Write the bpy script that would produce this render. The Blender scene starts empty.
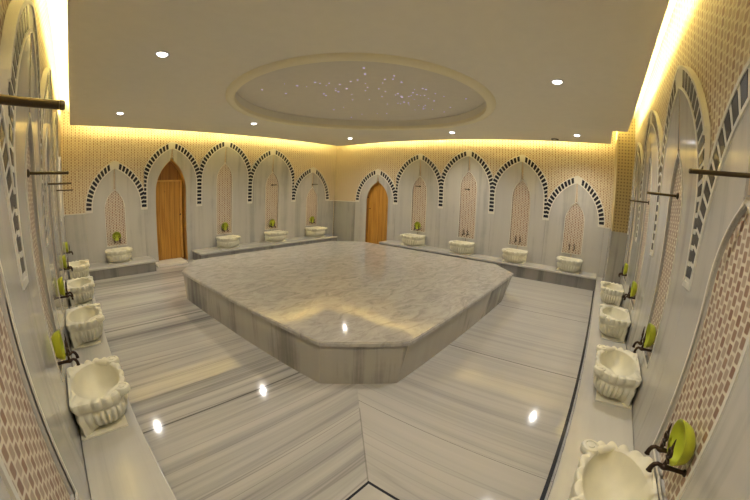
import bpy, bmesh, math, random
from mathutils import Vector, Matrix
rnd = random.Random(7)
PI = math.pi
C = bpy.context.scene.collection
W, D = 7.0, 7.492          # room plan: x 0..W, y 0..D (faces of the marble cladding)
REC = 0.026                # depth of the mosaic face behind the marble face
ZC = 2.69                  # suspended ceiling
ZTOP = 3.0                 # slab above the light coves

# ------------------------------------------------------------------ materials
def new_mat(name):
    m = bpy.data.materials.new(name); m.use_nodes = True
    nt = m.node_tree
    return m, nt, nt.nodes['Principled BSDF']
def N(nt, t, **kw):
    n = nt.nodes.new(t)
    for k, v in kw.items():
        if k in n.inputs: n.inputs[k].default_value = v
        else: setattr(n, k, v)
    return n
def lk(nt, a, b): nt.links.new(a, b)
def math_(nt, op, a, b=None, c=None):
    n = nt.nodes.new('ShaderNodeMath'); n.operation = op
    for i, v in enumerate((a, b, c)):
        if v is None: continue
        if isinstance(v, (int, float)): n.inputs[i].default_value = v
        else: lk(nt, v, n.inputs[i])
    return n.outputs[0]
def ramp(nt, fac, stops, interp='LINEAR'):
    r = nt.nodes.new('ShaderNodeValToRGB'); r.color_ramp.interpolation = interp
    els = r.color_ramp.elements
    while len(els) < len(stops): els.new(0.5)
    for e, (p, c) in zip(els, stops):
        e.position = p; e.color = (*c, 1) if len(c) == 3 else c
    lk(nt, fac, r.inputs[0]); return r.outputs[0]
def mix(nt, fac, a, b, mode='MIX'):
    n = nt.nodes.new('ShaderNodeMix'); n.data_type = 'RGBA'; n.blend_type = mode
    for i, v in ((0, fac), (6, a), (7, b)):
        if isinstance(v, (int, float)): n.inputs[i].default_value = v
        elif isinstance(v, tuple): n.inputs[i].default_value = (*v, 1)
        else: lk(nt, v, n.inputs[i])
    return n.outputs[2]
def plain(name, col, rough=0.5, metal=0.0, var=0.0):
    m, nt, b = new_mat(name)
    b.inputs['Base Color'].default_value = (*col, 1); b.inputs['Roughness'].default_value = rough; b.inputs['Metallic'].default_value = metal
    if var:
        tc = N(nt, 'ShaderNodeTexCoord'); no = N(nt, 'ShaderNodeTexNoise', Scale=9.0, Detail=5.0); lk(nt, tc.outputs['Object'], no.inputs['Vector'])
        c = ramp(nt, no.outputs['Fac'], [(0.3, tuple(x*(1-var) for x in col)), (0.7, tuple(min(1, x*(1+var)) for x in col))])
        lk(nt, c, b.inputs['Base Color'])
    return m
def emit(name, col, strength):
    m, nt, b = new_mat(name)
    b.inputs['Base Color'].default_value = (*col, 1)
    b.inputs['Emission Color'].default_value = (*col, 1); b.inputs['Emission Strength'].default_value = strength
    return m
def mosaic(name, tw, th, dark, light, grout, gap=0.16, parity=0.55, rough=0.45, stagger=0.5, vgap=1.5):
    """small rounded upright tiles in staggered columns, laid in the object's own x-z plane"""
    m, nt, b = new_mat(name)
    tc = N(nt, 'ShaderNodeTexCoord'); sx = N(nt, 'ShaderNodeSeparateXYZ'); lk(nt, tc.outputs['Object'], sx.inputs[0])
    cx = math_(nt, 'DIVIDE', sx.outputs['X'], tw); col = math_(nt, 'FLOOR', cx); fx = math_(nt, 'SUBTRACT', math_(nt, 'SUBTRACT', cx, col), 0.5)
    odd = math_(nt, 'FLOORED_MODULO', col, 2.0)
    cz = math_(nt, 'ADD', math_(nt, 'DIVIDE', sx.outputs['Z'], th), math_(nt, 'MULTIPLY', odd, stagger)); row = math_(nt, 'FLOOR', cz); fz = math_(nt, 'SUBTRACT', math_(nt, 'SUBTRACT', cz, row), 0.5)
    # distance to a rounded tile outline, in metres
    h = tw*.5; g = tw*gap*.5; rr = h*.34
    qx = math_(nt, 'MAXIMUM', math_(nt, 'SUBTRACT', math_(nt, 'MULTIPLY', math_(nt, 'ABSOLUTE', fx), tw), h-g-rr), 0.0)
    qz = math_(nt, 'MAXIMUM', math_(nt, 'SUBTRACT', math_(nt, 'MULTIPLY', math_(nt, 'ABSOLUTE', fz), th), th*.5-g*vgap-rr), 0.0)
    d = math_(nt, 'SUBTRACT', math_(nt, 'SQRT', math_(nt, 'ADD', math_(nt, 'MULTIPLY', qx, qx), math_(nt, 'MULTIPLY', qz, qz))), rr)
    fac = nt.nodes.new('ShaderNodeMapRange'); fac.inputs['From Min'].default_value = -g*.5; fac.inputs['From Max'].default_value = g*.4; lk(nt, d, fac.inputs['Value'])
    cid = N(nt, 'ShaderNodeCombineXYZ'); lk(nt, col, cid.inputs[0]); lk(nt, row, cid.inputs[1])
    wn = nt.nodes.new('ShaderNodeTexWhiteNoise'); wn.noise_dimensions = '2D'; lk(nt, cid.outputs[0], wn.inputs['Vector'])
    par = odd
    v = math_(nt, 'ADD', math_(nt, 'MULTIPLY', par, parity), math_(nt, 'MULTIPLY', wn.outputs['Value'], 1-parity))
    tile = mix(nt, v, dark, light)
    no = N(nt, 'ShaderNodeTexNoise', Scale=120.0, Detail=3.0); lk(nt, tc.outputs['Object'], no.inputs['Vector'])
    tile = mix(nt, 0.15, tile, no.outputs['Color'], 'OVERLAY')
    lk(nt, mix(nt, fac.outputs['Result'], tile, grout), b.inputs['Base Color'])
    bp = N(nt, 'ShaderNodeBump', Strength=0.4, Distance=0.003); bp.invert = True
    lk(nt, fac.outputs['Result'], bp.inputs['Height']); lk(nt, bp.outputs[0], b.inputs['Normal'])
    b.inputs['Roughness'].default_value = rough
    return m
def marble(name, light, dark, axis=2, scale=6.0, rough=0.16, contrast=0.5, distort=0.6, seed=0.0, per_object=0.0):
    """veined marble: the veins run along `axis` of the object's own space"""
    m, nt, b = new_mat(name)
    tc = N(nt, 'ShaderNodeTexCoord'); mp = nt.nodes.new('ShaderNodeMapping')
    sc = [1, 1, 1]; sc[axis] = 0.05; mp.inputs['Scale'].default_value = sc
    add = nt.nodes.new('ShaderNodeVectorMath'); add.operation = 'ADD'
    oi = N(nt, 'ShaderNodeObjectInfo')
    rv = nt.nodes.new('ShaderNodeVectorMath'); rv.operation = 'SCALE'; rv.inputs[0].default_value = (13.1, 7.7, 3.3)
    lk(nt, oi.outputs['Random'], rv.inputs['Scale']); lk(nt, tc.outputs['Object'], add.inputs[0]); lk(nt, rv.outputs[0], add.inputs[1])
    lk(nt, add.outputs[0], mp.inputs[0]); mp.inputs['Location'].default_value = (seed, seed*1.7, seed*.3)
    n1 = N(nt, 'ShaderNodeTexNoise', Scale=scale, Detail=6.0, Roughness=0.62, Distortion=distort); lk(nt, mp.outputs[0], n1.inputs['Vector'])
    n2 = N(nt, 'ShaderNodeTexNoise', Scale=2.3, Detail=4.0, Roughness=0.6); lk(nt, tc.outputs['Object'], n2.inputs['Vector'])
    f = math_(nt, 'ADD', math_(nt, 'MULTIPLY', n1.outputs['Fac'], 0.75), math_(nt, 'MULTIPLY', n2.outputs['Fac'], 0.25))
    f = math_(nt, 'ADD', f, math_(nt, 'MULTIPLY', math_(nt, 'SUBTRACT', oi.outputs['Random'], 0.5), per_object))
    mid = tuple((l+d)/2 for l, d in zip(light, dark))
    c = ramp(nt, f, [(0.5-contrast*.42, dark), (0.5-contrast*.15, mid), (0.5, light), (0.5+contrast*.3, tuple(min(1, x*1.08) for x in light))])
    lk(nt, c, b.inputs['Base Color']); b.inputs['Roughness'].default_value = rough
    return m

M = {}
M['mosaic'] = mosaic('rose_mosaic', .034, .050, (.34, .195, .105), (.62, .51, .335), (.78, .70, .51), 0.24)
M['mosaic_niche'] = mosaic('niche_mosaic', .034, .050, (.29, .155, .10), (.50, .40, .30), (.76, .69, .56), 0.22)
M['mosaic_dot'] = mosaic('dotted_mosaic', .052, .052, (.11, .07, .025), (.16, .11, .04), (.44, .34, .15), 0.55, .3, stagger=0.0, vgap=1.0)
M['panel'] = marble('panel_marble', (.53, .512, .47), (.335, .328, .305), 2, 5.0, 0.12, 0.55, 0.5, per_object=0.10)
M['panel_dark'] = marble('grey_panel_marble', (.40, .39, .36), (.20, .20, .19), 2, 7.0, 0.16, 0.6, 0.4, seed=3)
M['white'] = plain('white_marble', (.74, .71, .62), 0.3, var=0.06)
M['black'] = plain('black_marble', (.022, .024, .032), 0.25, var=0.2)
M['cream'] = plain('carved_cream_marble', (.80, .765, .60), 0.45, var=0.06)
M['bench'] = marble('bench_top_marble', (.56, .545, .50), (.42, .41, .39), 0, 2.6, 0.14, 0.5, 0.8, seed=5)
M['bench_long'] = marble('bench_top_marble_lengthwise', (.56, .545, .50), (.42, .41, .39), 1, 2.6, 0.14, 0.5, 0.8, seed=6)
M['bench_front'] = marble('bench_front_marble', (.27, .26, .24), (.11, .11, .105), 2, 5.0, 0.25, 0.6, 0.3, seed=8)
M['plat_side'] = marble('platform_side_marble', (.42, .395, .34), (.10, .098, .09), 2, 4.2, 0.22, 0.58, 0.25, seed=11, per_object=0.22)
M['bronze'] = plain('dark_bronze', (.055, .032, .020), 0.35, 0.7)
M['rod'] = plain('aged_bronze', (.075, .055, .028), 0.35, 0.8)
M['bowl'] = plain('chartreuse_enamel', (.50, .56, .035), 0.3, var=0.08)
M['ceil'] = plain('plaster_ceiling', (.84, .79, .66), 0.9, var=0.015)
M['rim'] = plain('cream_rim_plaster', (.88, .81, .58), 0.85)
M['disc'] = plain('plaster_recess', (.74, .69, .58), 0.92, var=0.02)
M['chrome'] = plain('satin_trim', (.75, .74, .72), 0.3, 0.4)
M['darkfit'] = plain('dark_fitting', (.10, .085, .05), 0.6)
M['joint'] = plain('lit_mosaic_joint_filler', (.56, .44, .30), 0.5, var=0.2)  # tone of lit mosaic painted onto an added joint filler
M['sill'] = plain('door_sill_marble', (.76, .73, .66), 0.3, var=0.05)
M['lamp'] = emit('downlight_lens', (1, .97, .97), 12.0)
M['star'] = emit('fibre_star', (.50, .44, 1.0), 1.5)
M['led'] = emit('cove_led', (1, .87, .36), 135.0)

def wood(name, a, b_, pl):
    m, nt, b = new_mat(name)
    tc = N(nt, 'ShaderNodeTexCoord'); sx = N(nt, 'ShaderNodeSeparateXYZ'); lk(nt, tc.outputs['Object'], sx.inputs[0])
    pk = math_(nt, 'FLOOR', math_(nt, 'DIVIDE', sx.outputs['X'], pl))
    wn = nt.nodes.new('ShaderNodeTexWhiteNoise'); wn.noise_dimensions = '1D'; lk(nt, pk, wn.inputs['W'])
    mp = nt.nodes.new('ShaderNodeMapping'); mp.inputs['Scale'].default_value = (1, 1, .06)
    cb = N(nt, 'ShaderNodeCombineXYZ'); lk(nt, math_(nt, 'ADD', sx.outputs['X'], math_(nt, 'MULTIPLY', wn.outputs['Value'], 9)), cb.inputs[0]); lk(nt, sx.outputs['Z'], cb.inputs[2]); lk(nt, math_(nt, 'MULTIPLY', pk, 3.3), cb.inputs[1])
    lk(nt, cb.outputs[0], mp.inputs[0])
    n1 = N(nt, 'ShaderNodeTexNoise', Scale=22.0, Detail=5.0, Distortion=0.8); lk(nt, mp.outputs[0], n1.inputs['Vector'])
    vo = N(nt, 'ShaderNodeTexVoronoi', Scale=4.5); lk(nt, cb.outputs[0], vo.inputs['Vector'])
    c = ramp(nt, n1.outputs['Fac'], [(0.32, b_), (0.62, a)])
    c = mix(nt, math_(nt, 'MULTIPLY', wn.outputs['Value'], 0.35), c, b_)
    knot = ramp(nt, vo.outputs['Distance'], [(0.05, (1, 1, 1)), (0.11, (0, 0, 0))])
    c = mix(nt, math_(nt, 'MULTIPLY', knot, 0.75), c, (.17, .07, .015))
    fr = math_(nt, 'FRACT', math_(nt, 'DIVIDE', sx.outputs['X'], pl))
    gap = math_(nt, 'LESS_THAN', math_(nt, 'ABSOLUTE', math_(nt, 'SUBTRACT', fr, 0.5)), 0.475)
    c = mix(nt, gap, (.20, .085, .015), c)
    lk(nt, c, b.inputs['Base Color']); b.inputs['Roughness'].default_value = 0.4
    return m
M['wood'] = wood('pine_planks', (.60, .315, .055), (.42, .19, .03), 0.115)
M['wood_dark'] = wood('pine_dark_panel', (.46, .215, .04), (.33, .14, .02), 0.2)  # darker pine for the board behind the leaf
M['wood_light'] = plain('pine_edge', (.68, .39, .09), 0.4, var=0.12)

def floor_mat():
    m, nt, b = new_mat('striped_floor_marble')
    tc = N(nt, 'ShaderNodeTexCoord'); sx = N(nt, 'ShaderNodeSeparateXYZ'); lk(nt, tc.outputs['Object'], sx.inputs[0])
    X, Y = sx.outputs['X'], sx.outputs['Y']
    left = math_(nt, 'LESS_THAN', X, math_(nt, 'SUBTRACT', Y, 0.08))      # veins turn the corner along the diagonal
    inv = math_(nt, 'SUBTRACT', 1.0, left)
    def pick(a, c): return math_(nt, 'ADD', math_(nt, 'MULTIPLY', a, left), math_(nt, 'MULTIPLY', c, inv))
    s = pick(Y, X); t = pick(X, Y)
    s2 = math_(nt, 'ADD', s, math_(nt, 'MULTIPLY', inv, 37.0))
    slab = math_(nt, 'FLOOR', math_(nt, 'DIVIDE', s, 1.0))
    def nz(scale, tscale, det, dist, off):
        cb = N(nt, 'ShaderNodeCombineXYZ'); lk(nt, math_(nt, 'ADD', s2, off), cb.inputs[0]); lk(nt, math_(nt, 'MULTIPLY', t, tscale), cb.inputs[1])
        n = N(nt, 'ShaderNodeTexNoise', Scale=scale, Detail=det, Roughness=0.6, Distortion=dist); lk(nt, cb.outputs[0], n.inputs['Vector']); return n.outputs['Fac']
    broad = nz(1.6, .05, 2.0, .2, 0.0); fine = nz(13.0, .02, 5.0, .3, 5.0); thin = nz(7.0, .018, 1.0, .2, 11.0)
    f = math_(nt, 'ADD', math_(nt, 'MULTIPLY', broad, 0.45), math_(nt, 'MULTIPLY', fine, 0.55))
    f = math_(nt, 'ADD', math_(nt, 'MULTIPLY', f, math_(nt, 'SUBTRACT', 1.0, math_(nt, 'MULTIPLY', inv, .45))), math_(nt, 'MULTIPLY', inv, .255))
    c = ramp(nt, f, [(0.33, (.17, .17, .17)), (0.42, (.335, .33, .318)), (0.52, (.475, .462, .435)), (0.68, (.56, .54, .50))])
    line = ramp(nt, math_(nt, 'ABSOLUTE', math_(nt, 'SUBTRACT', thin, 0.44)), [(0.0, (1, 1, 1)), (0.014, (0, 0, 0))])
    c = mix(nt, math_(nt, 'MULTIPLY', line, math_(nt, 'SUBTRACT', 0.55, math_(nt, 'MULTIPLY', inv, 0.3))), c, (.16, .155, .15))
    # slab joints
    def joint(coord, at, wd, mask=None):
        j = math_(nt, 'LESS_THAN', math_(nt, 'ABSOLUTE', math_(nt, 'SUBTRACT', coord, at)), wd)
        return j if mask is None else math_(nt, 'MULTIPLY', j, mask)
    js = joint(Y, 4.33, .006, left)
    def either(a, c_): return math_(nt, 'MAXIMUM', a, c_)
    js = either(js, joint(Y, 2.44, .007, left))
    js = either(js, joint(X, 3.06, .006, inv)); js = either(js, joint(X, 4.66, .006, inv)); js = either(js, joint(X, 1.75, .002, inv))
    diag = math_(nt, 'LESS_THAN', math_(nt, 'ABSOLUTE', math_(nt, 'SUBTRACT', X, math_(nt, 'SUBTRACT', Y, 0.08))), .006)
    js = either(math_(nt, 'MULTIPLY', js, 1.3), math_(nt, 'MULTIPLY', diag, math_(nt, 'MULTIPLY', math_(nt, 'LESS_THAN', X, 1.68), .7)))
    c = mix(nt, math_(nt, 'MULTIPLY', js, 0.55), c, (.07, .065, .06))
    lk(nt, c, b.inputs['Base Color']); b.inputs['Roughness'].default_value = 0.08; b.inputs['Specular IOR Level'].default_value = 0.34
    return m
M['floor'] = floor_mat()
def plat_top_mat():
    m, nt, b = new_mat('platform_top_marble')
    tc = N(nt, 'ShaderNodeTexCoord'); mp = nt.nodes.new('ShaderNodeMapping'); lk(nt, tc.outputs['Object'], mp.inputs[0])
    mp.inputs['Rotation'].default_value = (0, 0, .75); mp.inputs['Scale'].default_value = (1.0, 2.1, 1.0)
    n0 = N(nt, 'ShaderNodeTexNoise', Scale=1.5, Detail=3.0); lk(nt, mp.outputs[0], n0.inputs['Vector'])
    dv = nt.nodes.new('ShaderNodeVectorMath'); dv.operation = 'SCALE'; dv.inputs['Scale'].default_value = 0.55; lk(nt, n0.outputs['Color'], dv.inputs[0])
    ad = nt.nodes.new('ShaderNodeVectorMath'); ad.operation = 'ADD'; lk(nt, mp.outputs[0], ad.inputs[0]); lk(nt, dv.outputs[0], ad.inputs[1])
    n1 = N(nt, 'ShaderNodeTexNoise', Scale=5.5, Detail=7.0, Roughness=0.66, Distortion=1.1); lk(nt, ad.outputs[0], n1.inputs['Vector'])
    c = ramp(nt, n1.outputs['Fac'], [(0.28, (.31, .295, .265)), (0.44, (.42, .40, .36)), (0.55, (.485, .462, .415)), (0.72, (.54, .515, .465))])
    lk(nt, c, b.inputs['Base Color']); b.inputs['Roughness'].default_value = 0.07
    return m
M['plat_top'] = plat_top_mat()

# ------------------------------------------------------------------ object helpers
def empty(name, loc, rz=0.0, label=None, cat=None, group=None):
    o = bpy.data.objects.new(name, None); C.objects.link(o); o.location = loc; o.rotation_euler = (0, 0, rz); o.empty_display_size = .1
    if label: tag(o, label, cat, group)
    return o
def tag(o, label, cat, group=None):
    o['label'] = label; o['category'] = cat
    if group: o['group'] = group
    return o
def struct(o): o['kind'] = 'structure'; return o
def obj(name, bm, mat, parent=None, smooth=False, loc=None, rz=None, weld=False):
    if weld: bmesh.ops.remove_doubles(bm, verts=bm.verts, dist=1e-5)
    bmesh.ops.recalc_face_normals(bm, faces=bm.faces)
    me = bpy.data.meshes.new(name); bm.to_mesh(me); bm.free()
    if smooth:
        for p in me.polygons: p.use_smooth = True
        try: me.set_sharp_from_angle(angle=math.radians(38))
        except Exception: pass
    me.materials.append(M[mat] if isinstance(mat, str) else mat)
    o = bpy.data.objects.new(name, me); C.objects.link(o)
    if parent: o.parent = parent
    if loc: o.location = loc
    if rz is not None: o.rotation_euler = (0, 0, rz)
    return o
def box(bm, x0, x1, y0, y1, z0, z1, bev=0.0):
    vs = [bm.verts.new((x, y, z)) for x in (x0, x1) for y in (y0, y1) for z in (z0, z1)]
    fs = [bm.faces.new([vs[i] for i in f]) for f in ((0, 1, 3, 2), (4, 6, 7, 5), (0, 4, 5, 1), (2, 3, 7, 6), (0, 2, 6, 4), (1, 5, 7, 3))]
    if bev:
        es = list({e for f in fs for e in f.edges})
        bmesh.ops.recalc_face_normals(bm, faces=fs)
        bmesh.ops.bevel(bm, geom=es, offset=bev, segments=2, affect='EDGES', profile=.5)
def boxobj(name, mat, parent, *a, bev=0.0):
    bm = bmesh.new(); box(bm, *a, bev=bev); return obj(name, bm, mat, parent)
def extrude_poly(bm, loops, y0, y1):
    """outline(s) in the x-z plane (first outer, others holes) made solid between y0 and y1"""
    caps = []
    for y in (y0, y1):
        edges = []
        rings = []
        for lp in loops:
            vs = [bm.verts.new((x, y, z)) for x, z in lp]; rings.append(vs)
            edges += [bm.edges.new((vs[i], vs[(i+1) % len(vs)])) for i in range(len(vs))]
        bmesh.ops.triangle_fill(bm, use_beauty=True, use_dissolve=False, edges=edges)
        caps.append(rings)
    for r0, r1 in zip(*caps):
        for i in range(len(r0)):
            j = (i+1) % len(r0); bm.faces.new((r0[i], r0[j], r1[j], r1[i]))
def lathe(bm, prof, seg=32, axis='z', cx=0, cy=0, cz=0, cap=True):
    """prof: (radius, height) pairs"""
    rings = []
    for r, h in prof:
        ring = []
        for i in range(seg):
            a = 2*PI*i/seg; p = (r*math.cos(a), r*math.sin(a), h)
            if axis == 'y': p = (p[0], p[2], p[1])
            ring.append(bm.verts.new((p[0]+cx, p[1]+cy, p[2]+cz)))
        rings.append(ring)
    for a, b in zip(rings, rings[1:]):
        for i in range(seg):
            j = (i+1) % seg; bm.faces.new((a[i], a[j], b[j], b[i]))
    if cap: bm.faces.new(rings[0]); bm.faces.new(rings[-1])
def tube(bm, pts, rad, seg=10):
    pts = [Vector(p) for p in pts]; rads = rad if isinstance(rad, (list, tuple)) else [rad]*len(pts)
    rings = []; nrm = None
    for i, p in enumerate(pts):
        t = (pts[min(i+1, len(pts)-1)]-pts[max(i-1, 0)]).normalized()
        if nrm is None: nrm = t.orthogonal().normalized()
        nrm = (nrm-t*nrm.dot(t)).normalized(); bn = t.cross(nrm)
        rings.append([bm.verts.new(p+rads[i]*(nrm*math.cos(2*PI*k/seg)+bn*math.sin(2*PI*k/seg))) for k in range(seg)])
    for a, b in zip(rings, rings[1:]):
        for i in range(seg):
            j = (i+1) % seg; bm.faces.new((a[i], a[j], b[j], b[i]))
    bm.faces.new(rings[0]); bm.faces.new(rings[-1])
def copy_tree(o, parent=None):
    c = o.copy(); C.objects.link(c)
    if parent: c.parent = parent
    for k in list(o.children): copy_tree(k, c)
    return c

# wall frames: local x runs to the viewer's right along the wall, -y comes out into the room
def at(wall, u):
    """world place and turn for a point u along the wall, measured in world x (back_left, right) or y (back_right, left)"""
    return {'back_left': ((u, D, 0), 0.0), 'back_right': ((W, u, 0), -PI/2), 'left': ((0, u, 0), PI/2), 'right': ((u, 0, 0), PI)}[wall]
SIGN = {'back_left': 1, 'back_right': -1, 'left': 1, 'right': -1}      # world axis direction of local x
WORDS = {'back_left': 'back left wall', 'back_right': 'back right wall', 'left': 'left wall', 'right': 'right wall'}

# ------------------------------------------------------------------ room shell
TH = 0.30
bm = bmesh.new(); box(bm, -.35, W+.35, -.35, D+.35, -.12, 0.0); struct(obj('floor', bm, 'floor'))
DA = dict(u=2.18, hw=.345, h=2.15)         # pointed doorway in the back left wall
DB = dict(u=5.945, hw=.355, h=1.70)        # low pointed doorway in the back right wall
def wall(name, where, lo, hi, door=None):
    loc, rz = at(where, 0.0 if where != 'x' else 0)
    s = SIGN[where]; a, b = sorted((lo*s, hi*s))
    bm = bmesh.new()
    if door:
        c, hw, h = door['u']*s, door['hw']+.03, door['h']+.03
        extrude_poly(bm, [[(a, 0), (c-hw, 0), (c-hw, h), (c+hw, h), (c+hw, 0), (b, 0), (b, ZTOP), (a, ZTOP)]], REC, REC+TH)
    else:
        box(bm, a, b, REC, REC+TH, 0.0, ZTOP)
    o = obj(name, bm, 'mosaic', loc=loc, rz=rz); struct(o); return o
wall('wall_back_left', 'back_left', -REC+.001, W+REC-.001, DA)
wall('wall_back_right', 'back_right', -REC+.001, D+REC-.001, DB)
wall('wall_left', 'left', -REC, D+REC)
wall('wall_right', 'right', -REC, W+REC)
# pillar in the far right corner
PX, PY = 5.99, 0.275
bm = bmesh.new(); box(bm, PX+.012, W+.035, -.035, PY-.006, 1.155, ZTOP)
pil = struct(obj('wall_pilaster', bm, 'mosaic_dot', loc=(0, 0, 0)))
# the dotted tiles lie on the pillar's face towards the room: turn its own axes so that x-z is that face
pil.data.transform(Matrix.Rotation(PI/2, 4, 'Z')); pil.rotation_euler = (0, 0, -PI/2)
bm = bmesh.new(); box(bm, PX, W+.035, -.035, PY, 0.0, 1.155, bev=.002)
struct(obj('wall_pilaster_base', bm, 'panel_dark'))

# ceilings
CX, CY, RIN, ROUT = 3.60, 3.57, 1.715, 1.83
outer = [(.13, .12), (5.64, .12), (5.64, .36), (6.72, .36), (6.72, 7.13), (.13, 7.13)]
hole = [(CX+RIN*math.cos(2*PI*i/96), CY+RIN*math.sin(2*PI*i/96)) for i in range(96)]
bm = bmesh.new(); extrude_poly(bm, [outer, hole], 0.0, .06)
bm.transform(Matrix(((1, 0, 0, 0), (0, 0, 1, 0), (0, 1, 0, ZC), (0, 0, 0, 1))))
struct(obj('ceiling', bm, 'ceil'))
bm = bmesh.new(); box(bm, -.35, W+.35, -.35, D+.35, ZTOP, ZTOP+.1); struct(obj('ceiling_above_cove', bm, 'ceil'))
# light strips lying on the edge of the suspended ceiling
def led(x0, x1, y0, y1, label):
    bm = bmesh.new(); box(bm, x0, x1, y0, y1, ZC+.0605, ZC+.075, bev=.002); tag(obj('led_strip', bm, 'led'), label, 'light strip', 'cove light strips')
led(.15, .17, .3, 7.0, 'warm yellow light strip hidden in the ceiling cove along the left wall')
led(.3, 6.6, 7.09, 7.11, 'warm yellow light strip hidden in the ceiling cove along the back left wall')
led(6.68, 6.70, .6, 7.0, 'warm yellow light strip hidden in the ceiling cove along the back right wall')
led(.3, 5.55, .14, .16, 'warm yellow light strip hidden in the ceiling cove along the right wall')
led(5.75, 6.65, .375, .39, 'short bright light strip in the cove beside the mosaic corner pillar')

# round star recess
med = empty('ceiling_medallion', (CX, CY, ZC), 0, 'large round ceiling recess with raised plaster rim and tiny violet star lights', 'ceiling medallion')
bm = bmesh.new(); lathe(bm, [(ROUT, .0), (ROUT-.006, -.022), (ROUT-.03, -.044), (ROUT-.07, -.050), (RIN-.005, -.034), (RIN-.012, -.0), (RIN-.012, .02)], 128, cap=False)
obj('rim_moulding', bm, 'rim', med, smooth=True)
bm = bmesh.new(); lathe(bm, [(RIN-.004, .0), (RIN-.004, .13)], 128, cap=False); obj('recess_side', bm, 'ceil', med, smooth=True)
bm = bmesh.new(); lathe(bm, [(RIN-.002, .13), (RIN-.002, .16)], 128); disc = obj('recess_disc', bm, 'disc', med)
bs = bmesh.new(); lathe(bs, [(.002, -.003), (.007, -.002), (.008, .0)], 8)
star0 = None
CL = [(-.62, -.20), (-.25, -.55), (.25, -.65), (.62, -.80), (.05, -.10), (-.85, .35), (.55, -.35), (-.35, .10), (.85, -.55)]
for k in range(76):
    if k < 62:
        cx_, cy_ = CL[k % len(CL)]; x, y = cx_+rnd.gauss(0, .23), cy_+rnd.gauss(0, .23)
    else:
        x, y = rnd.uniform(-1.1, 1.1), rnd.uniform(-1.1, 1.1)
    if math.hypot(x, y) > 1.5: x *= .6; y *= .6
    if star0 is None: star0 = o = obj('star_light', bs, 'star', disc)
    else: o = star0.copy(); C.objects.link(o); o.parent = disc
    s_ = rnd.uniform(.75, 1.7); o.location = (x, y, .13); o.scale = (s_, s_, 1)

# downlights
DL = [(.88, 3.45, 'above the left bench, nearest the camera on the left'), (.86, 5.94, 'in the back left part of the ceiling, near the left wall'), (3.22, 5.80, 'near the middle of the back left wall'),
      (5.80, 5.83, 'in the far corner where the two back walls meet'), (5.92, 3.31, 'near the middle of the back right wall'), (6.05, .96, 'near the mosaic corner pillar'),
      (3.48, .95, 'right of the star recess, near the middle of the right wall'), (.87, .95, 'over the near corner, out of the picture')]
bl = bmesh.new(); lathe(bl, [(.045, -.001), (.066, -.001), (.068, -.006), (.060, -.011), (.050, -.010), (.045, -.004)], 40, cap=False)
bg = bmesh.new(); lathe(bg, [(.0455, .0), (.0455, -.006), (.040, -.014), (.026, -.021), (.010, -.024)], 32)
root0 = None
for x, y, wd in DL:
    lab = 'small round white downlight '+wd
    if root0 is None:
        root0 = r = empty('downlight', (x, y, ZC), 0, lab, 'ceiling light', 'recessed ceiling downlights')
        obj('trim_ring', bl, 'chrome', r, smooth=True); obj('lamp_lens', bg, 'lamp', r)
    else:
        r = copy_tree(root0); r.location = (x, y, ZC); r['label'] = lab
    ld = bpy.data.lights.new('downlight_beam', 'SPOT'); ld.energy = 38; ld.color = (1, .945, .86); ld.spot_size = math.radians(150); ld.spot_blend = 1.0; ld.shadow_soft_size = .03
    lo = bpy.data.objects.new('downlight_beam', ld); C.objects.link(lo); lo.parent = r; lo.location = (0, 0, -.045)
r = empty('ceiling_fitting', (6.50, 1.42, ZC), 0, 'small dark oval fitting on the ceiling beside the downlight near the pillar', 'ceiling fitting')
bm = bmesh.new(); lathe(bm, [(.075, -.001), (.075, -.012), (.055, -.02), (.05, -.012)], 28, cap=False); obj('ring', bm, 'darkfit', r, smooth=True)
bm = bmesh.new(); lathe(bm, [(.049, -.001), (.049, -.012)], 28); obj('cover', bm, 'ceil', r)

# ------------------------------------------------------------------ arched wall panels
ZS = 1.165       # foot of the inlaid bands
RISE = .84       # height of an arc above its springing
BW = .068        # half width of a band
G = .011         # half of the joint down the middle of every panel
def arc(w, apex, d, n=26):
    """right half of a pointed arch, offset d from its centre line; returns points from foot to crown"""
    sp = max(ZS+.01, apex-RISE); r = apex-sp; R = (w*w+r*r)/(2*w)
    fm = math.acos(max(-1, min(1, (R-w)/(R+d))))
    L1 = sp-ZS
    def P(t):             # t in metres of centre line
        if t <= L1: return (w+d, ZS+t)
        f = min(1.0, (t-L1)/L2)*fm
        return (w-R+(R+d)*math.cos(f), sp+(R+d)*math.sin(f))
    L2 = R*math.acos((R-w)/R)
    return P, L1+L2
def sweep(bm, s, w, apex, d0, d1, y0, y1, t0, t1, n, clamp):
    P0, L = arc(w, apex, d0); P1, _ = arc(w, apex, d1)
    prev = None; lim = w if clamp else 9
    for i in range(n+1):
        t = t0+(t1-t0)*i/n
        a, b = P0(t), P1(t)
        if a[0] >= lim-1e-4 and b[0] >= lim-1e-4: prev = None; continue
        a = (max(G*.0, min(a[0], lim)), a[1]); b = (max(G*.0, min(b[0], lim)), b[1])
        q = [bm.verts.new((s*x, y, z)) for (x, z), y in ((a, y0), (b, y0), (b, y1), (a, y1))]
        if prev:
            for k in range(4):
                bm.faces.new((prev[k], prev[(k+1) % 4], q[(k+1) % 4], q[k]))
        else: bm.faces.new(q)
        prev = q
    if prev: bm.faces.new(prev[::-1])
def niche_curve(nw, foot, apex, n=12):
    """right half of the pointed niche from its foot to its tip"""
    r = apex-foot; R = (nw*nw+r*r)/(2*nw); fm = math.acos((R-nw)/R)
    return [(nw-R+R*math.cos(fm*i/n), foot+R*math.sin(fm*i/n)) for i in range(n+1)]
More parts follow.
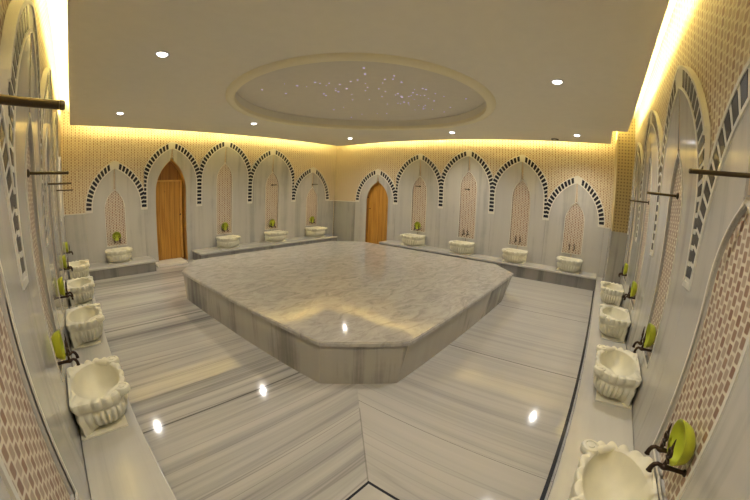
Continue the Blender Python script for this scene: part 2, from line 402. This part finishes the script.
def arch_bay(where, u, lo, hi, h, niche=None, nb=.53, door=None, end_lo=False, end_hi=False, label='', nw=.195):
    """u: middle, lo/hi: ends along the world axis; h: tip of the outer band"""
    loc, rz = at(where, u); s0 = SIGN[where]
    wl, wr = (u-lo, hi-u) if s0 > 0 else (hi-u, u-lo)
    el, er = (end_lo, end_hi) if s0 > 0 else (end_hi, end_lo)
    root = empty('arch_panel', loc, rz, label, 'wall arch', 'pointed marble arches')
    top = h-.062
    slab = bmesh.new(); band = bmesh.new(); bars = bmesh.new(); trim = bmesh.new(); frame = bmesh.new()
    for s, w, end in ((-1, wl, el), (1, wr, er)):
        P, L = arc(w, top, -BW+.004)
        wo = w+BW if end else w-.0012
        pts = [(G, 0), (wo, 0), (wo, ZS-.004)] + [(min(P(t)[0], wo), P(t)[1]) for t in [L*i/40 for i in range(41)] if P(t)[0] > G+.004]
        zt = pts[-1][1]+.004; pts.append((G, zt))
        if door:
            hw, ha = door['hw'], door['h']; cur = niche_curve(hw, ha-.62*(ha/2.0), ha, 16)
            pts = [(hw, 0)]+pts[1:]+[(x, z) for x, z in cur[::-1] if x > G+.003]
        else:
            cur = niche_curve(nw, niche-.37, niche)
            pts += [(x, z) for x, z in cur[::-1] if x > G+.002] + [(nw, nb), (G, nb)]
            # thin raised frame round the niche
            path = cur[::-1]+[(nw, nb), (0, nb)]
            out = [(x+.014 if z > nb+.001 else x+.014*(x > .01), z-.012*(z <= nb+.001)) for x, z in path]; out[0] = (0.0, niche+.022)
            prev = None
            for (x, z), (x2, z2) in zip(path, out):
                q = [frame.verts.new((s*a, y, c)) for a, c, y in ((x, z, -.005), (x2, z2, -.005), (x2, z2, .004), (x, z, .004))]
                if prev:
                    for k in range(4): frame.faces.new((prev[k], prev[(k+1) % 4], q[(k+1) % 4], q[k]))
                prev = q
        extrude_poly(slab, [[(s*x, z) for x, z in pts]], 0.0, REC-.001)
        _, L = arc(w, top, 0.0)
        n = 46
        sweep(band, s, w, top, -BW, BW, -.002, REC-.002, 0.0, L, n, not end)
        sweep(trim, s, w, top, BW-.016, BW+.004, -.008, .004, 0.0, L, n, not end)
        sweep(trim, s, w, top, -BW-.004, -BW+.014, -.007, .004, 0.0, L, n, not end)
        t = .03; pitch = .080
        while t+.05 < L-.05:
            sweep(bars, s, w, top, -BW+.017, BW-.015, -.004, 0.0, t, t+.054, 3, not end); t += pitch
        # white end cap under the inlaid band
        x0, x1 = (w-BW, w+BW) if end else (w-BW, w-.0012)
        box(trim, min(s*x0, s*x1), max(s*x0, s*x1), -.007, .004, ZS-.022, ZS+.006)
    js = bmesh.new(); box(js, -G+.0005, G-.0005, .003, REC-.002, (door['h'] if door else niche)+.03, top-.075)  # added filler covering the shaded mosaic at the bottom of the joint
    obj('joint_filler', js, 'joint', root)
    obj('marble_slab', slab, 'panel', root); ab = obj('arch_band', band, 'white', root); obj('inlay_stripes', bars, 'black', ab); obj('band_edging', trim, 'white', ab)
    if door: frame.free()
    else:
        nb_ = bmesh.new(); box(nb_, -nw-.004, nw+.004, .017, REC-.0015, nb-.004, niche+.01); nm = obj('niche_mosaic', nb_, 'mosaic_niche', root); obj('niche_frame', frame, 'white', nm)
    return root
ORD = ['first', 'second', 'third', 'fourth', 'fifth']
HS = {'s': 2.07, 'm': 2.46, 't': 2.56}
# back left wall (world x) and back right wall (world y)
A_U = [.968, 2.18, 3.475, 4.82, 6.15]; A_B = [.456, 1.58, 2.84, 4.166, 5.50, 6.72]
A_H = [2.10, 2.505, 2.60, 2.48, 2.07]; A_N = [1.555, None, 2.075, 1.895, 1.515]
B_U = [5.93, 4.667, 3.40, 2.175, 1.003]; B_B = [6.60, 5.346, 4.088, 2.838, 1.618, .452]
B_H = [2.025, 2.41, 2.50, 2.425, 2.07]; B_N = [None, 1.86, 2.02, 1.90, 1.555]
L_U = [1.46, 2.62, 3.86, 5.15, 6.47]; L_B = [.84, 2.03, 3.24, 4.50, 5.80, 7.08]
R_U = [1.53, 2.64, 3.98, 5.27]; R_B = [.93, 2.06, 3.31, 4.63, 5.89]
H5 = [2.07, 2.46, 2.55, 2.46, 2.07]; N5 = [1.55, 1.89, 2.04, 1.89, 1.55]
HT = ['low', 'tall', 'tallest', 'tall', 'low']
A_L = ['low pointed marble arch with mosaic niche, left of the taller wooden door', 'tall pointed arch surround framing the taller wooden door', 'tallest pointed arch with mosaic niche, just right of the taller wooden door',
       'fourth pointed arch on the back left wall, with a mosaic niche', 'low pointed arch with mosaic niche, last before the far room corner']
B_L = ['low pointed arch surround framing the small wooden door by the far corner', 'pointed arch with mosaic niche and bowl, right beside the small wooden door', 'tallest arch in the middle of the back right wall',
       'fourth arch along the back right wall, beside its low last arch', 'low last arch on the back right wall, next to the corner pillar']
L_L = ['nearest arch on the left wall, only its rose mosaic niche in view', 'tall arch on the left wall with the nearest visible basin', 'tallest arch in the middle of the left wall', 'fourth arch along the left wall, seen very edge-on', 'farthest low arch on the left wall by the far corner']
R_L = ['nearest arch on the right wall with large rose mosaic niche', 'second arch on the right wall, its band sweeping down in front', 'tall third arch on the right wall', 'farthest arch on the right wall, beside the corner pillar']
for i in range(5):
    arch_bay('back_left', A_U[i], A_B[i], A_B[i+1], A_H[i], A_N[i], .49, DA if i == 1 else None, i == 0, i == 4, A_L[i])
    arch_bay('back_right', B_U[i], B_B[i+1], B_B[i], B_H[i], B_N[i], .56, DB if i == 0 else None, i == 4, i == 0, B_L[i])
    arch_bay('left', L_U[i], L_B[i], L_B[i+1], H5[i], N5[i], .44 if i == 0 else .53, None, i == 0, i == 4, L_L[i], .215 if i == 0 else .195)
for i in range(4):
    arch_bay('right', R_U[i], R_B[i], R_B[i+1], H5[i], N5[i], .44 if i == 0 else .53, None, i == 0, i == 3, R_L[i], .215 if i == 0 else .195)

# plain marble wainscot at the ends of the walls
def wainscot(where, lo, hi, mat, label):
    loc, rz = at(where, 0.0); s = SIGN[where]; a, b = sorted((lo*s, hi*s))
    r = empty('wainscot_panel', loc, rz, label, 'wall panel', 'plain marble wainscot panels')
    bm = bmesh.new(); box(bm, a, b, 0.0, REC-.001, 0.0, 1.135); obj('panel', bm, mat, r)
    bm = bmesh.new(); box(bm, a, b, -.006, REC-.001, 1.136, 1.155, bev=.003); obj('top_edging', bm, 'white', r)
e = BW+.003
wainscot('back_left', .002, A_B[0]-e, 'panel', 'pale plain marble panel at the left end of the back left wall')
wainscot('back_left', A_B[5]+e, W-.03, 'panel', 'narrow pale marble panel between the last arch and the far corner')
wainscot('back_right', B_B[0]+e, D-.002, 'panel_dark', 'dark grey marble panel between the far corner and small door')
wainscot('back_right', PY+.002, B_B[5]-e, 'panel', 'narrow pale marble panel between the last arch and corner pillar')
wainscot('left', .05, L_B[0]-e, 'panel', 'plain marble panel at the near end of the left wall, in the near corner')
wainscot('left', L_B[5]+e, D-.05, 'panel', 'plain marble panel at the far end of the left wall')
wainscot('right', .05, R_B[0]-e, 'panel', 'plain marble panel at the near end of the right wall')
wainscot('right', R_B[4]+e, PX-.002, 'panel', 'narrow marble strip between the right wall arches and the pillar')

# ------------------------------------------------------------------ wooden doors
def wood_door(name, where, dd, leaf):
    loc, rz = at(where, dd['u']); hw, ha = dd['hw'], dd['h']
    r = empty(name, loc, rz); struct(r)
    cur = niche_curve(hw+.02, ha+.012-.62*(ha/2.0), ha+.02, 16)
    right = [(hw+.02, .0)]+cur; out = right+[(-x, z) for x, z in right[::-1] if x > 1e-4]
    y0 = .21 if leaf else .11
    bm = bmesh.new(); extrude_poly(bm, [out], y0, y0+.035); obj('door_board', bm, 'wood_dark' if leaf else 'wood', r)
    # lining of the opening, following the pointed arch
    bm = bmesh.new(); prev = None
    ins = [(x-.022 if x > .03 else x, z-(.022 if i > 5 else 0)) for i, (x, z) in enumerate(right)]
    full_o = right+[(-x, z) for x, z in right[::-1]]; full_i = ins+[(-x, z) for x, z in ins[::-1]]
    for (x, z), (x2, z2) in zip(full_o, full_i):
        q = [bm.verts.new(p) for p in ((x, REC, z), (x2, REC, z2), (x2, y0-.001, z2), (x, y0-.001, z))]
        if prev:
            for k in range(4): bm.faces.new((prev[k], prev[(k+1) % 4], q[(k+1) % 4], q[k]))
        else: bm.faces.new(q)
        prev = q
    bm.faces.new(prev[::-1]); obj('door_lining', bm, 'wood_light' if leaf else 'wood', r, weld=True)
    if leaf:
        lf = boxobj('door_leaf', 'wood', r, -hw+.02, hw-.055, y0-.055, y0-.0012, .05, 1.72, bev=.004)
        bm = bmesh.new(); box(bm, hw-.095, hw-.055, y0-.066, y0-.0555, .05, 1.725); box(bm, -hw+.02, hw-.0955, y0-.066, y0-.0555, 1.69, 1.725); obj('edge_strip', bm, 'wood_light', lf)
        bm = bmesh.new(); tube(bm, [(hw-.10, y0-.056, .98), (hw-.10, y0-.085, .98), (hw-.10, y0-.095, 1.0)], [.014, .010, .012]); obj('door_knob', bm, 'bronze', lf, smooth=True)
    else:
        bm = bmesh.new(); tube(bm, [(-hw+.07, y0-.001, .98), (-hw+.07, y0-.03, .98)], [.013, .010]); obj('door_knob', bm, 'bronze', r, smooth=True)
    return r
wood_door('door_1', 'back_left', DA, True)
wood_door('door_2', 'back_right', DB, False)
bm = bmesh.new(); box(bm, -.33, .33, -.30, .17, 0.0, .045, bev=.006)
tag(obj('door_sill', bm, 'sill', loc=(2.08, D, 0)), 'white marble step at the foot of the taller wooden door', 'door step')

# ------------------------------------------------------------------ ledges along the walls
def bench(label, x0, x1, y0, y1, z, axis, fx, front='bench_front', extra=None):
    """fx: which sides show a front ('x-','x+','y-','y+'); extra: a further rectangle of the same ledge"""
    mx, my = (x0+x1)/2, (y0+y1)/2
    r = empty('marble_bench', (mx, my, 0), 0, label, 'bench', 'marble ledges along the walls')
    i = .012; seat = bmesh.new(); fr = bmesh.new()
    for a, b, c, d in [(x0, x1, y0, y1)]+([extra] if extra else []):
        a, b, c, d = a-mx, b-mx, c-my, d-my
        box(seat, a, b, c, d, z-.034, z, bev=.005)
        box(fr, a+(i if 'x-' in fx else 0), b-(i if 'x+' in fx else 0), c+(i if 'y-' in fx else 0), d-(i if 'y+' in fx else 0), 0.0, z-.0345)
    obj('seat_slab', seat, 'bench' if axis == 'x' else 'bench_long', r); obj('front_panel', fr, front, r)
LD, RD = .335, .41       # depth of the left and right ledges
AD, BD = .53, .46
ZB = .185; ZBR = .245; ZA = .205
bench('long pale marble ledge under the left wall', .002, LD, .002, D-.002, ZB, 'y', ['x+'])
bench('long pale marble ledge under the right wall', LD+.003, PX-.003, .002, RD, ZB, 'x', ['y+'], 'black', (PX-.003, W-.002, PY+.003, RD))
bench('short marble ledge left of the taller wooden door', LD+.003, 1.64, D-.60, D-.002, ZA, 'x', ['y-', 'x+'])
bench('marble ledge on the back left wall, from the door to the far corner', 2.63, 6.62, D-.57, D-.002, ZA, 'x', ['y-', 'x-', 'x+'])
bench('marble ledge on the back right wall, from the small door to the pillar', W-BD, W-.002, RD+.003, 5.46, ZBR, 'y', ['x-', 'y+'])

# ------------------------------------------------------------------ low slab in the near corner of the floor
tag(boxobj('floor_slab', 'bench', None, LD+.004, 1.17, RD+.004, 1.25, .0, .012, bev=.003), 'plain grey slab edged by dark gaps in the near floor corner', 'floor slab')
bm = bmesh.new(); box(bm, 1.171, 1.190, RD+.004, 1.268, 0.0, .003); box(bm, LD+.004, 1.171, 1.251, 1.268, 0.0, .003)
struct(obj('trim_1', bm, 'black'))

bm = bmesh.new(); box(bm, 1.20, W-BD-.004, RD+.002, RD+.026, 0.0, .0025); struct(obj('trim_2', bm, 'black'))
# ------------------------------------------------------------------ heated central platform
TOPZ = .386
top = [(1.70, 2.18), (2.17, 1.705), (5.09, 1.72), (5.56, 2.19), (5.57, 5.10), (5.10, 5.60), (2.0, 5.60), (1.585, 4.99)]
bot = [(1.705, 2.20), (2.135, 1.765), (4.82, 1.785), (5.36, 2.27), (5.40, 5.05), (5.05, 5.42), (2.05, 5.45), (1.60, 4.90)]
cxp, cyp = 3.6, 3.65
plat = empty('heated_platform', (cxp, cyp, 0), 0, 'large low octagonal marble platform in the middle of the room', 'platform')
bm = bmesh.new()
lo_ = [bm.verts.new((x-cxp, y-cyp, TOPZ-.036)) for x, y in top]; hi_ = [bm.verts.new((x-cxp, y-cyp, TOPZ)) for x, y in top]
bm.faces.new(lo_[::-1]); ft = bm.faces.new(hi_)
for i in range(8): bm.faces.new((lo_[i], lo_[(i+1) % 8], hi_[(i+1) % 8], hi_[i]))
bmesh.ops.bevel(bm, geom=list(ft.edges), offset=.008, segments=3, affect='EDGES')
obj('top_slab', bm, 'plat_top', plat)
def side(i):
    """battered side panel as slabs of stone standing side by side"""
    j = (i+1) % 8
    c = Vector((cxp, cyp))
    def inset(p, k): v = Vector(p); d_ = (c-v).normalized(); return v+d_*k
    a1, b1 = inset(top[i], .020), inset(top[j], .020); a0, b0 = Vector(bot[i]), Vector(bot[j])
    ln = (b1-a1).length; dv = (b1-a1).normalized(); nrm = Vector((-dv.y, dv.x))
    if nrm.dot(c-(a1+b1)/2) < 0: nrm = -nrm
    ang = math.atan2(dv.y, dv.x)
    n = max(1, round(ln/1.1))
    for k in range(n):
        f0, f1 = k/n, (k+1)/n
        q1 = [a1.lerp(b1, f0), a1.lerp(b1, f1)]; q0 = [a0.lerp(b0, f0), a0.lerp(b0, f1)]
        ctr = (q1[0]+q1[1])/2
        bm = bmesh.new()
        R_ = Matrix.Rotation(-ang, 2)
        def loc2(p): v = R_ @ (p-ctr); return v.x, v.y
        ys = nrm*.03
        P = [(*loc2(q0[0]), 0.0), (*loc2(q0[1]), 0.0), (*loc2(q1[1]), TOPZ-.037), (*loc2(q1[0]), TOPZ-.037),
             (*loc2(q0[0]+ys), 0.0), (*loc2(q0[1]+ys), 0.0), (*loc2(q1[1]+ys), TOPZ-.037), (*loc2(q1[0]+ys), TOPZ-.037)]
        vs = [bm.verts.new(p) for p in P]
        for f in ((0, 1, 2, 3), (5, 4, 7, 6), (0, 3, 7, 4), (1, 5, 6, 2), (3, 2, 6, 7), (0, 4, 5, 1)): bm.faces.new([vs[z] for z in f])
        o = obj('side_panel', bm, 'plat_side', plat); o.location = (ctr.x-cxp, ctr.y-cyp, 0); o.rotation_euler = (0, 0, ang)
for i in range(8): side(i)

# ------------------------------------------------------------------ carved basins (kurna)
def basin_mesh():
    """half-round gadrooned bowl with a lobed rim, its flat back against the wall"""
    bm = bmesh.new(); seg = 216; A, B, YC = .262, .166, -.172
    def pt(a, k, flute, scal, e_, z):
        ca, sa = math.cos(a), math.sin(a)
        back = max(0.0, min(1.0, (sa-.34)/.30)) if e_ < .9 else 0.0
        e_ = e_*(1-back)+.28*back; k = k*(1-back)+max(k, .955)*back; flute *= 1-back; scal *= 1-back*.55
        x = A*math.copysign(abs(ca)**e_, ca); y = B*math.copysign(abs(sa)**e_, sa)
        q = math.atan2(y/B, x/A)                       # even spacing of ribs round the outline
        t = (q % (2*PI))/(2*PI)
        f = k*(1-flute*(1-abs(math.sin(t*2*PI*14))**.7) + scal*(abs(math.sin(t*2*PI*9))**.8-.5))
        zz = z*.88+(scal*.13*(abs(math.sin(t*2*PI*9))-.6) if z > .2 else 0)
        x *= f; y = YC+y*f
        return (max(-.282, min(.282, x)), min(y, -.006), zz)
    prof = [(.014, .60, 0, 0, .85), (.018, .64, .03, 0, .85), (.030, .74, .08, 0, .84), (.055, .86, .11, 0, .82), (.090, .945, .12, 0, .8), (.125, .985, .12, 0, .8), (.150, .98, .10, 0, .8), (.166, .94, .03, 0, .8),
            (.174, .915, 0, .0, .8), (.184, .92, 0, .0, .8), (.194, .97, 0, .02, .8), (.215, 1.01, 0, .07, .8), (.245, 1.03, 0, .09, .8), (.262, 1.015, 0, .09, .82), (.268, .965, 0, .08, .86),
            (.266, .90, 0, .04, .95), (.255, .855, 0, .01, 1), (.20, .82, 0, 0, 1), (.14, .70, 0, 0, 1), (.095, .50, 0, 0, 1), (.075, .25, 0, 0, 1)]
    rings = [[bm.verts.new(pt(2*PI*i/seg, k, fl, sc, e_, z)) for i in range(seg)] for z, k, fl, sc, e_ in prof]
    for a, b in zip(rings, rings[1:]):
        for i in range(seg):
            j = (i+1) % seg; bm.faces.new((a[i], a[j], b[j], b[i]))
    bm.faces.new(rings[0]); bm.faces.new(rings[-1]); return bm
def scroll_mesh(s):
    bm = bmesh.new(); x0, y0 = s*.190, -.306
    lathe(bm, [(.026, .195), (.042, .202), (.047, .214), (.047, .232), (.042, .242), (.030, .245), (.027, .240), (.020, .240), (.017, .245), (.006, .247)], 28, 'z', x0, y0)
    tube(bm, [(x0-s*.01, y0+.03, .222), (x0+s*.020, y0+.07, .226), (x0+s*.048, y0+.11, .222)], [.024, .022, .014], 12)
    return bm
proto = None
def place_basin(where, u, z, label):
    global proto
    loc, rz = at(where, u); loc = (loc[0], loc[1], z)
    if proto is None:
        proto = r = empty('marble_basin', loc, rz, label, 'basin', 'carved marble wash basins')
        fb = obj('fluted_bowl', basin_mesh(), 'cream', r, smooth=True)
        bm = bmesh.new(); box(bm, -.235, .235, -.275, -.0055, .0, .0125, bev=.003); obj('base_plinth', bm, 'cream', r)
        for s in (-1, 1): obj('scroll_ornament', scroll_mesh(s), 'cream', fb, smooth=True)
    else:
        r = copy_tree(proto); r.location = loc; r.rotation_euler = (0, 0, rz); r['label'] = label
    r.scale = (.98, 1.25, 1) if where.startswith('back') else (1, 1.0, 1)
BA = [('back_left', .968, ZA, 'cream carved basin on the short ledge left of the taller door'),
      ('back_left', 3.475, ZA, 'cream carved basin on the back left ledge, first right of the taller door'),
      ('back_left', 4.82, ZA, 'cream carved basin on the back left ledge, second right of the taller door'),
      ('back_left', 6.15, ZA, 'cream carved basin on the back left ledge, next to the far room corner'),
      ('back_right', 4.667, ZBR, 'cream carved basin beside the small wooden door, below a yellow-green bowl'),
      ('back_right', 3.40, ZBR, 'cream carved basin in the middle niche of the back right wall'),
      ('back_right', 2.175, ZBR, 'cream carved basin below the fourth arch of the back right wall'),
      ('back_right', 1.003, ZBR, 'cream carved basin on the back right ledge, closest to the corner pillar'),
      ('left', 2.55, ZB, 'cream scalloped basin on the left ledge, largest and nearest of that row'),
      ('left', 3.84, ZB, 'cream scalloped basin on the left ledge, second from the camera'),
      ('left', 5.12, ZB, 'cream scalloped basin on the left ledge, third from the camera'),
      ('left', 6.45, ZB, 'cream scalloped basin on the left ledge, farthest, half hidden behind the third'),
      ('right', 1.43, ZB, 'cream scalloped basin on the right ledge, cut off at the bottom edge'),
      ('right', 2.68, ZB, 'cream scalloped basin on the right ledge, second from the camera, nearest one wholly in view'),
      ('right', 3.93, ZB, 'cream scalloped basin on the right ledge, third from the camera'),
      ('right', 5.25, ZB, 'cream scalloped basin on the right ledge, farthest, near the corner pillar')]
for b in BA: place_basin(*b)

# ------------------------------------------------------------------ taps and bowls above every basin
tap0 = None
def place_tap(where, u, x, z, label):
    global tap0
    loc, rz = at(where, u); v = Matrix.Rotation(rz, 3, 'Z') @ Vector((x, -.0395, 0)); loc = (loc[0]+v.x, loc[1]+v.y, z)
    if tap0 is None:
        tap0 = r = empty('basin_tap', loc, rz, label, 'tap', 'dark bronze basin taps')
        bm = bmesh.new(); lathe(bm, [(.014, .0562), (.014, .053), (.011, .050), (.009, .049)], 20, 'y'); obj('flange', bm, 'bronze', r, smooth=True)
        bm = bmesh.new(); tube(bm, [(0, .054, 0), (0, .01, 0), (0, -.008, 0), (0, -.018, 0), (0, -.026, 0), (0, -.034, .004)], [.009, .009, .011, .014, .011, .008]); obj('body', bm, 'bronze', r, smooth=True)
        bm = bmesh.new(); tube(bm, [(0, -.032, .004), (0, -.042, .006), (0, -.052, -.001), (0, -.058, -.014), (0, -.060, -.030), (0, -.060, -.036)], [.008, .0085, .009, .009, .010, .012]); obj('spout', bm, 'bronze', r, smooth=True)
        bm = bmesh.new(); tube(bm, [(0, -.018, .010), (0, -.018, .035), (0, -.019, .05)], [.008, .006, .006])
        ring = [(.017*math.cos(2*PI*i/16), -.019, .066+.017*math.sin(2*PI*i/16)) for i in range(17)]; tube(bm, ring, .0055, 8)
        tube(bm, [(0, -.019, .082), (0, -.020, .105), (0, -.020, .128)], [.006, .004, .0015])
        tube(bm, [(-.022, -.018, .036), (0, -.018, .038), (.022, -.018, .036)], [.004, .0065, .004]); obj('handle', bm, 'bronze', r, smooth=True)
    else:
        r = copy_tree(tap0); r.location = loc; r.rotation_euler = (0, 0, rz); r['label'] = label
bowl0 = None
def place_bowl(where, u, z, label):
    global bowl0
    loc, rz = at(where, u); v = Matrix.Rotation(rz, 3, 'Z') @ Vector((0, -.0395, 0)); loc = (loc[0]+v.x, loc[1]+v.y, z+.0112+.0735)
    if bowl0 is None:
        bm = bmesh.new()
        lathe(bm, [(r_*.85, y_*.9+.030) for r_, y_ in [(.001, .0260), (.035, .0262), (.040, .0285), (.062, .024), (.085, .010), (.097, -.012), (.101, -.026), (.1035, -.029), (.1005, -.031), (.095, -.026), (.088, -.008), (.066, .012), (.035, .019), (.001, .020)]], 48, 'y')
        r = bowl0 = empty('bath_bowl', loc, rz, label, 'bowl', 'yellow-green bath bowls')
        obj('bowl_shell', bm, 'bowl', r, smooth=True)
        bm = bmesh.new(); lathe(bm, [(.017, .0465), (.015, .041), (.007, .037), (.001, .036)], 24, 'y'); obj('centre_boss', bm, 'bowl', r, smooth=True)
    else:
        r = copy_tree(bowl0); r.location = loc; r.rotation_euler = (0, 0, rz); r['label'] = label
TB = [('back_left', .968, .585, True, 'left of the taller door', 'mosaic niche left of the taller door'),
      ('back_left', 3.475, .575, True, 'first right of the taller door', 'first mosaic niche right of the taller door'),
      ('back_left', 4.82, .56, True, 'second right of the taller door', 'second mosaic niche right of the taller door'),
      ('back_left', 6.15, .56, True, 'beside the far room corner', 'last niche before the far room corner'),
      ('back_right', 4.667, .61, True, 'beside the small wooden door', 'niche beside the small wooden door'),
      ('back_right', 3.40, .64, False, 'in the middle back right niche', ''),
      ('back_right', 2.175, .65, False, 'under the fourth back right arch', ''),
      ('back_right', 1.003, .66, False, 'closest to the corner pillar', ''),
      ('left', 2.58, .575, True, 'largest on the left ledge', 'largest and nearest bowl on the left wall'),
      ('left', 3.86, .61, True, 'second on the left ledge', 'second bowl from the camera on the left wall'),
      ('left', 5.15, .61, True, 'third on the left ledge', 'third bowl from the camera on the left wall'),
      ('left', 6.47, .61, True, 'farthest on the left ledge', 'farthest small bowl on the left wall'),
      ('right', 1.44, .60, True, 'cut off at the bottom right', 'largest and nearest bowl on the right wall'),
      ('right', 2.58, .605, True, 'second on the right ledge', 'second bowl from the camera on the right wall'),
      ('right', 3.98, .61, True, 'third on the right ledge', 'third bowl from the camera on the right wall'),
      ('right', 5.27, .61, True, 'farthest on the right ledge', 'farthest small bowl on the right wall')]
for where, u, z, has, wd, bw in TB:
    for x, sd in ((-.05, 'left'), (.05, 'right')):
        place_tap(where, u, x, z, 'dark bronze tap, %s of the pair over the basin %s' % (sd, wd))
    if has: place_bowl(where, u, z, 'yellow-green bowl resting on two taps, '+bw if 'niche' not in bw else 'yellow-green bowl resting on two taps in the '+bw)

# ------------------------------------------------------------------ bronze rods standing out of the walls
rod0 = None
def place_rod(where, u, z, y0, label):
    global rod0
    loc, rz = at(where, u); v = Matrix.Rotation(rz, 3, 'Z') @ Vector((0, y0, 0)); loc = (loc[0]+v.x, loc[1]+v.y, z)
    if rod0 is None:
        rod0 = r = empty('wall_rod', loc, rz, label, 'wall rod', 'bronze rods on the walls')
        bm = bmesh.new(); lathe(bm, [(.022, -.0005), (.022, -.006), (.014, -.012), (.010, -.013)], 20, 'y'); obj('rosette', bm, 'rod', r, smooth=True)
        bm = bmesh.new(); tube(bm, [(0, -.010, 0), (0, -.12, 0), (0, -.20, 0)], .0085, 14); obj('bar', bm, 'rod', r, smooth=True)
        bm = bmesh.new(); tube(bm, [(0, -.2005, 0), (0, -.207, 0), (0, -.210, 0)], [.0092, .0092, .007], 14); obj('end_cap', bm, 'rod', r, smooth=True)
    else:
        r = copy_tree(rod0); r.location = loc; r.rotation_euler = (0, 0, rz); r['label'] = label
NF = .016
for a in [('left', 1.22, 1.635, -.001, 'thick bronze rod standing out of the left wall, largest one'), ('left', 2.62, 1.60, NF, 'second bronze rod along the left wall'), ('left', 3.86, 1.585, NF, 'third thin bronze rod along the left wall'),
          ('left', 5.15, 1.55, NF, 'farthest tiny bronze rod on the left wall'),
          ('right', 1.48, 1.635, -.001, 'thick bronze rod at the right picture edge, largest on the right wall'), ('right', 2.64, 1.62, NF, 'second bronze rod along the right wall'), ('right', 3.98, 1.605, NF, 'third, thinnest bronze rod on the right wall'),
          ('back_left', 6.15, 1.60, -.001, 'small bronze rod above the niche by the far room corner'), ('back_left', 4.82, 1.58, NF, 'small bronze rod inside the second niche right of the taller door'),
          ('back_right', 3.40, 1.62, NF, 'small bronze rod inside the middle niche of the back right wall'), ('back_right', 4.667, 1.62, NF, 'small bronze rod inside the niche beside the small wooden door')]:
    place_rod(*a)

# ------------------------------------------------------------------ camera (fisheye) and view
cd = bpy.data.cameras.new('camera'); cam = bpy.data.objects.new('camera', cd); C.objects.link(cam)
yaw, pit, rol = (math.radians(v) for v in (38.657, -10.0849, 2.2146))
fw = Vector((math.cos(pit)*math.cos(yaw), math.cos(pit)*math.sin(yaw), math.sin(pit)))
rt = Vector((math.sin(yaw), -math.cos(yaw), 0)); up = rt.cross(fw)
r2 = rt*math.cos(rol)+up*math.sin(rol); u2 = up*math.cos(rol)-rt*math.sin(rol)
mw = Matrix.Identity(4)
for i in range(3): mw[i][0], mw[i][1], mw[i][2] = r2[i], u2[i], -fw[i]
mw.translation = Vector((.2314, .5169, 1.4704)); cam.matrix_world = mw
cd.type = 'PANO'; cd.sensor_fit = 'HORIZONTAL'; cd.sensor_width = 36; cd.sensor_height = 24; cd.clip_start = .01
for tgt in (cd, getattr(cd, 'cycles', None)):
    if tgt is None: continue
    try:
        tgt.panorama_type = 'FISHEYE_LENS_POLYNOMIAL'; tgt.fisheye_fov = math.radians(200)
        for k, v in enumerate((0.0, -6.02461401e-02, -4.70680047e-04, 1.50016514e-07, 1.52590360e-06)): setattr(tgt, 'fisheye_polynomial_k%d' % k, v)
    except Exception as ex: print('camera:', ex)
sc = bpy.context.scene; sc.camera = cam
wd_ = bpy.data.worlds.new('world'); sc.world = wd_; wd_.use_nodes = True
wd_.node_tree.nodes['Background'].inputs[0].default_value = (.02, .018, .015, 1)
sc.view_settings.view_transform = 'Standard'; sc.view_settings.look = 'None'; sc.view_settings.gamma = 1; sc.view_settings.exposure = 0.1
sc.view_settings.use_curve_mapping = False
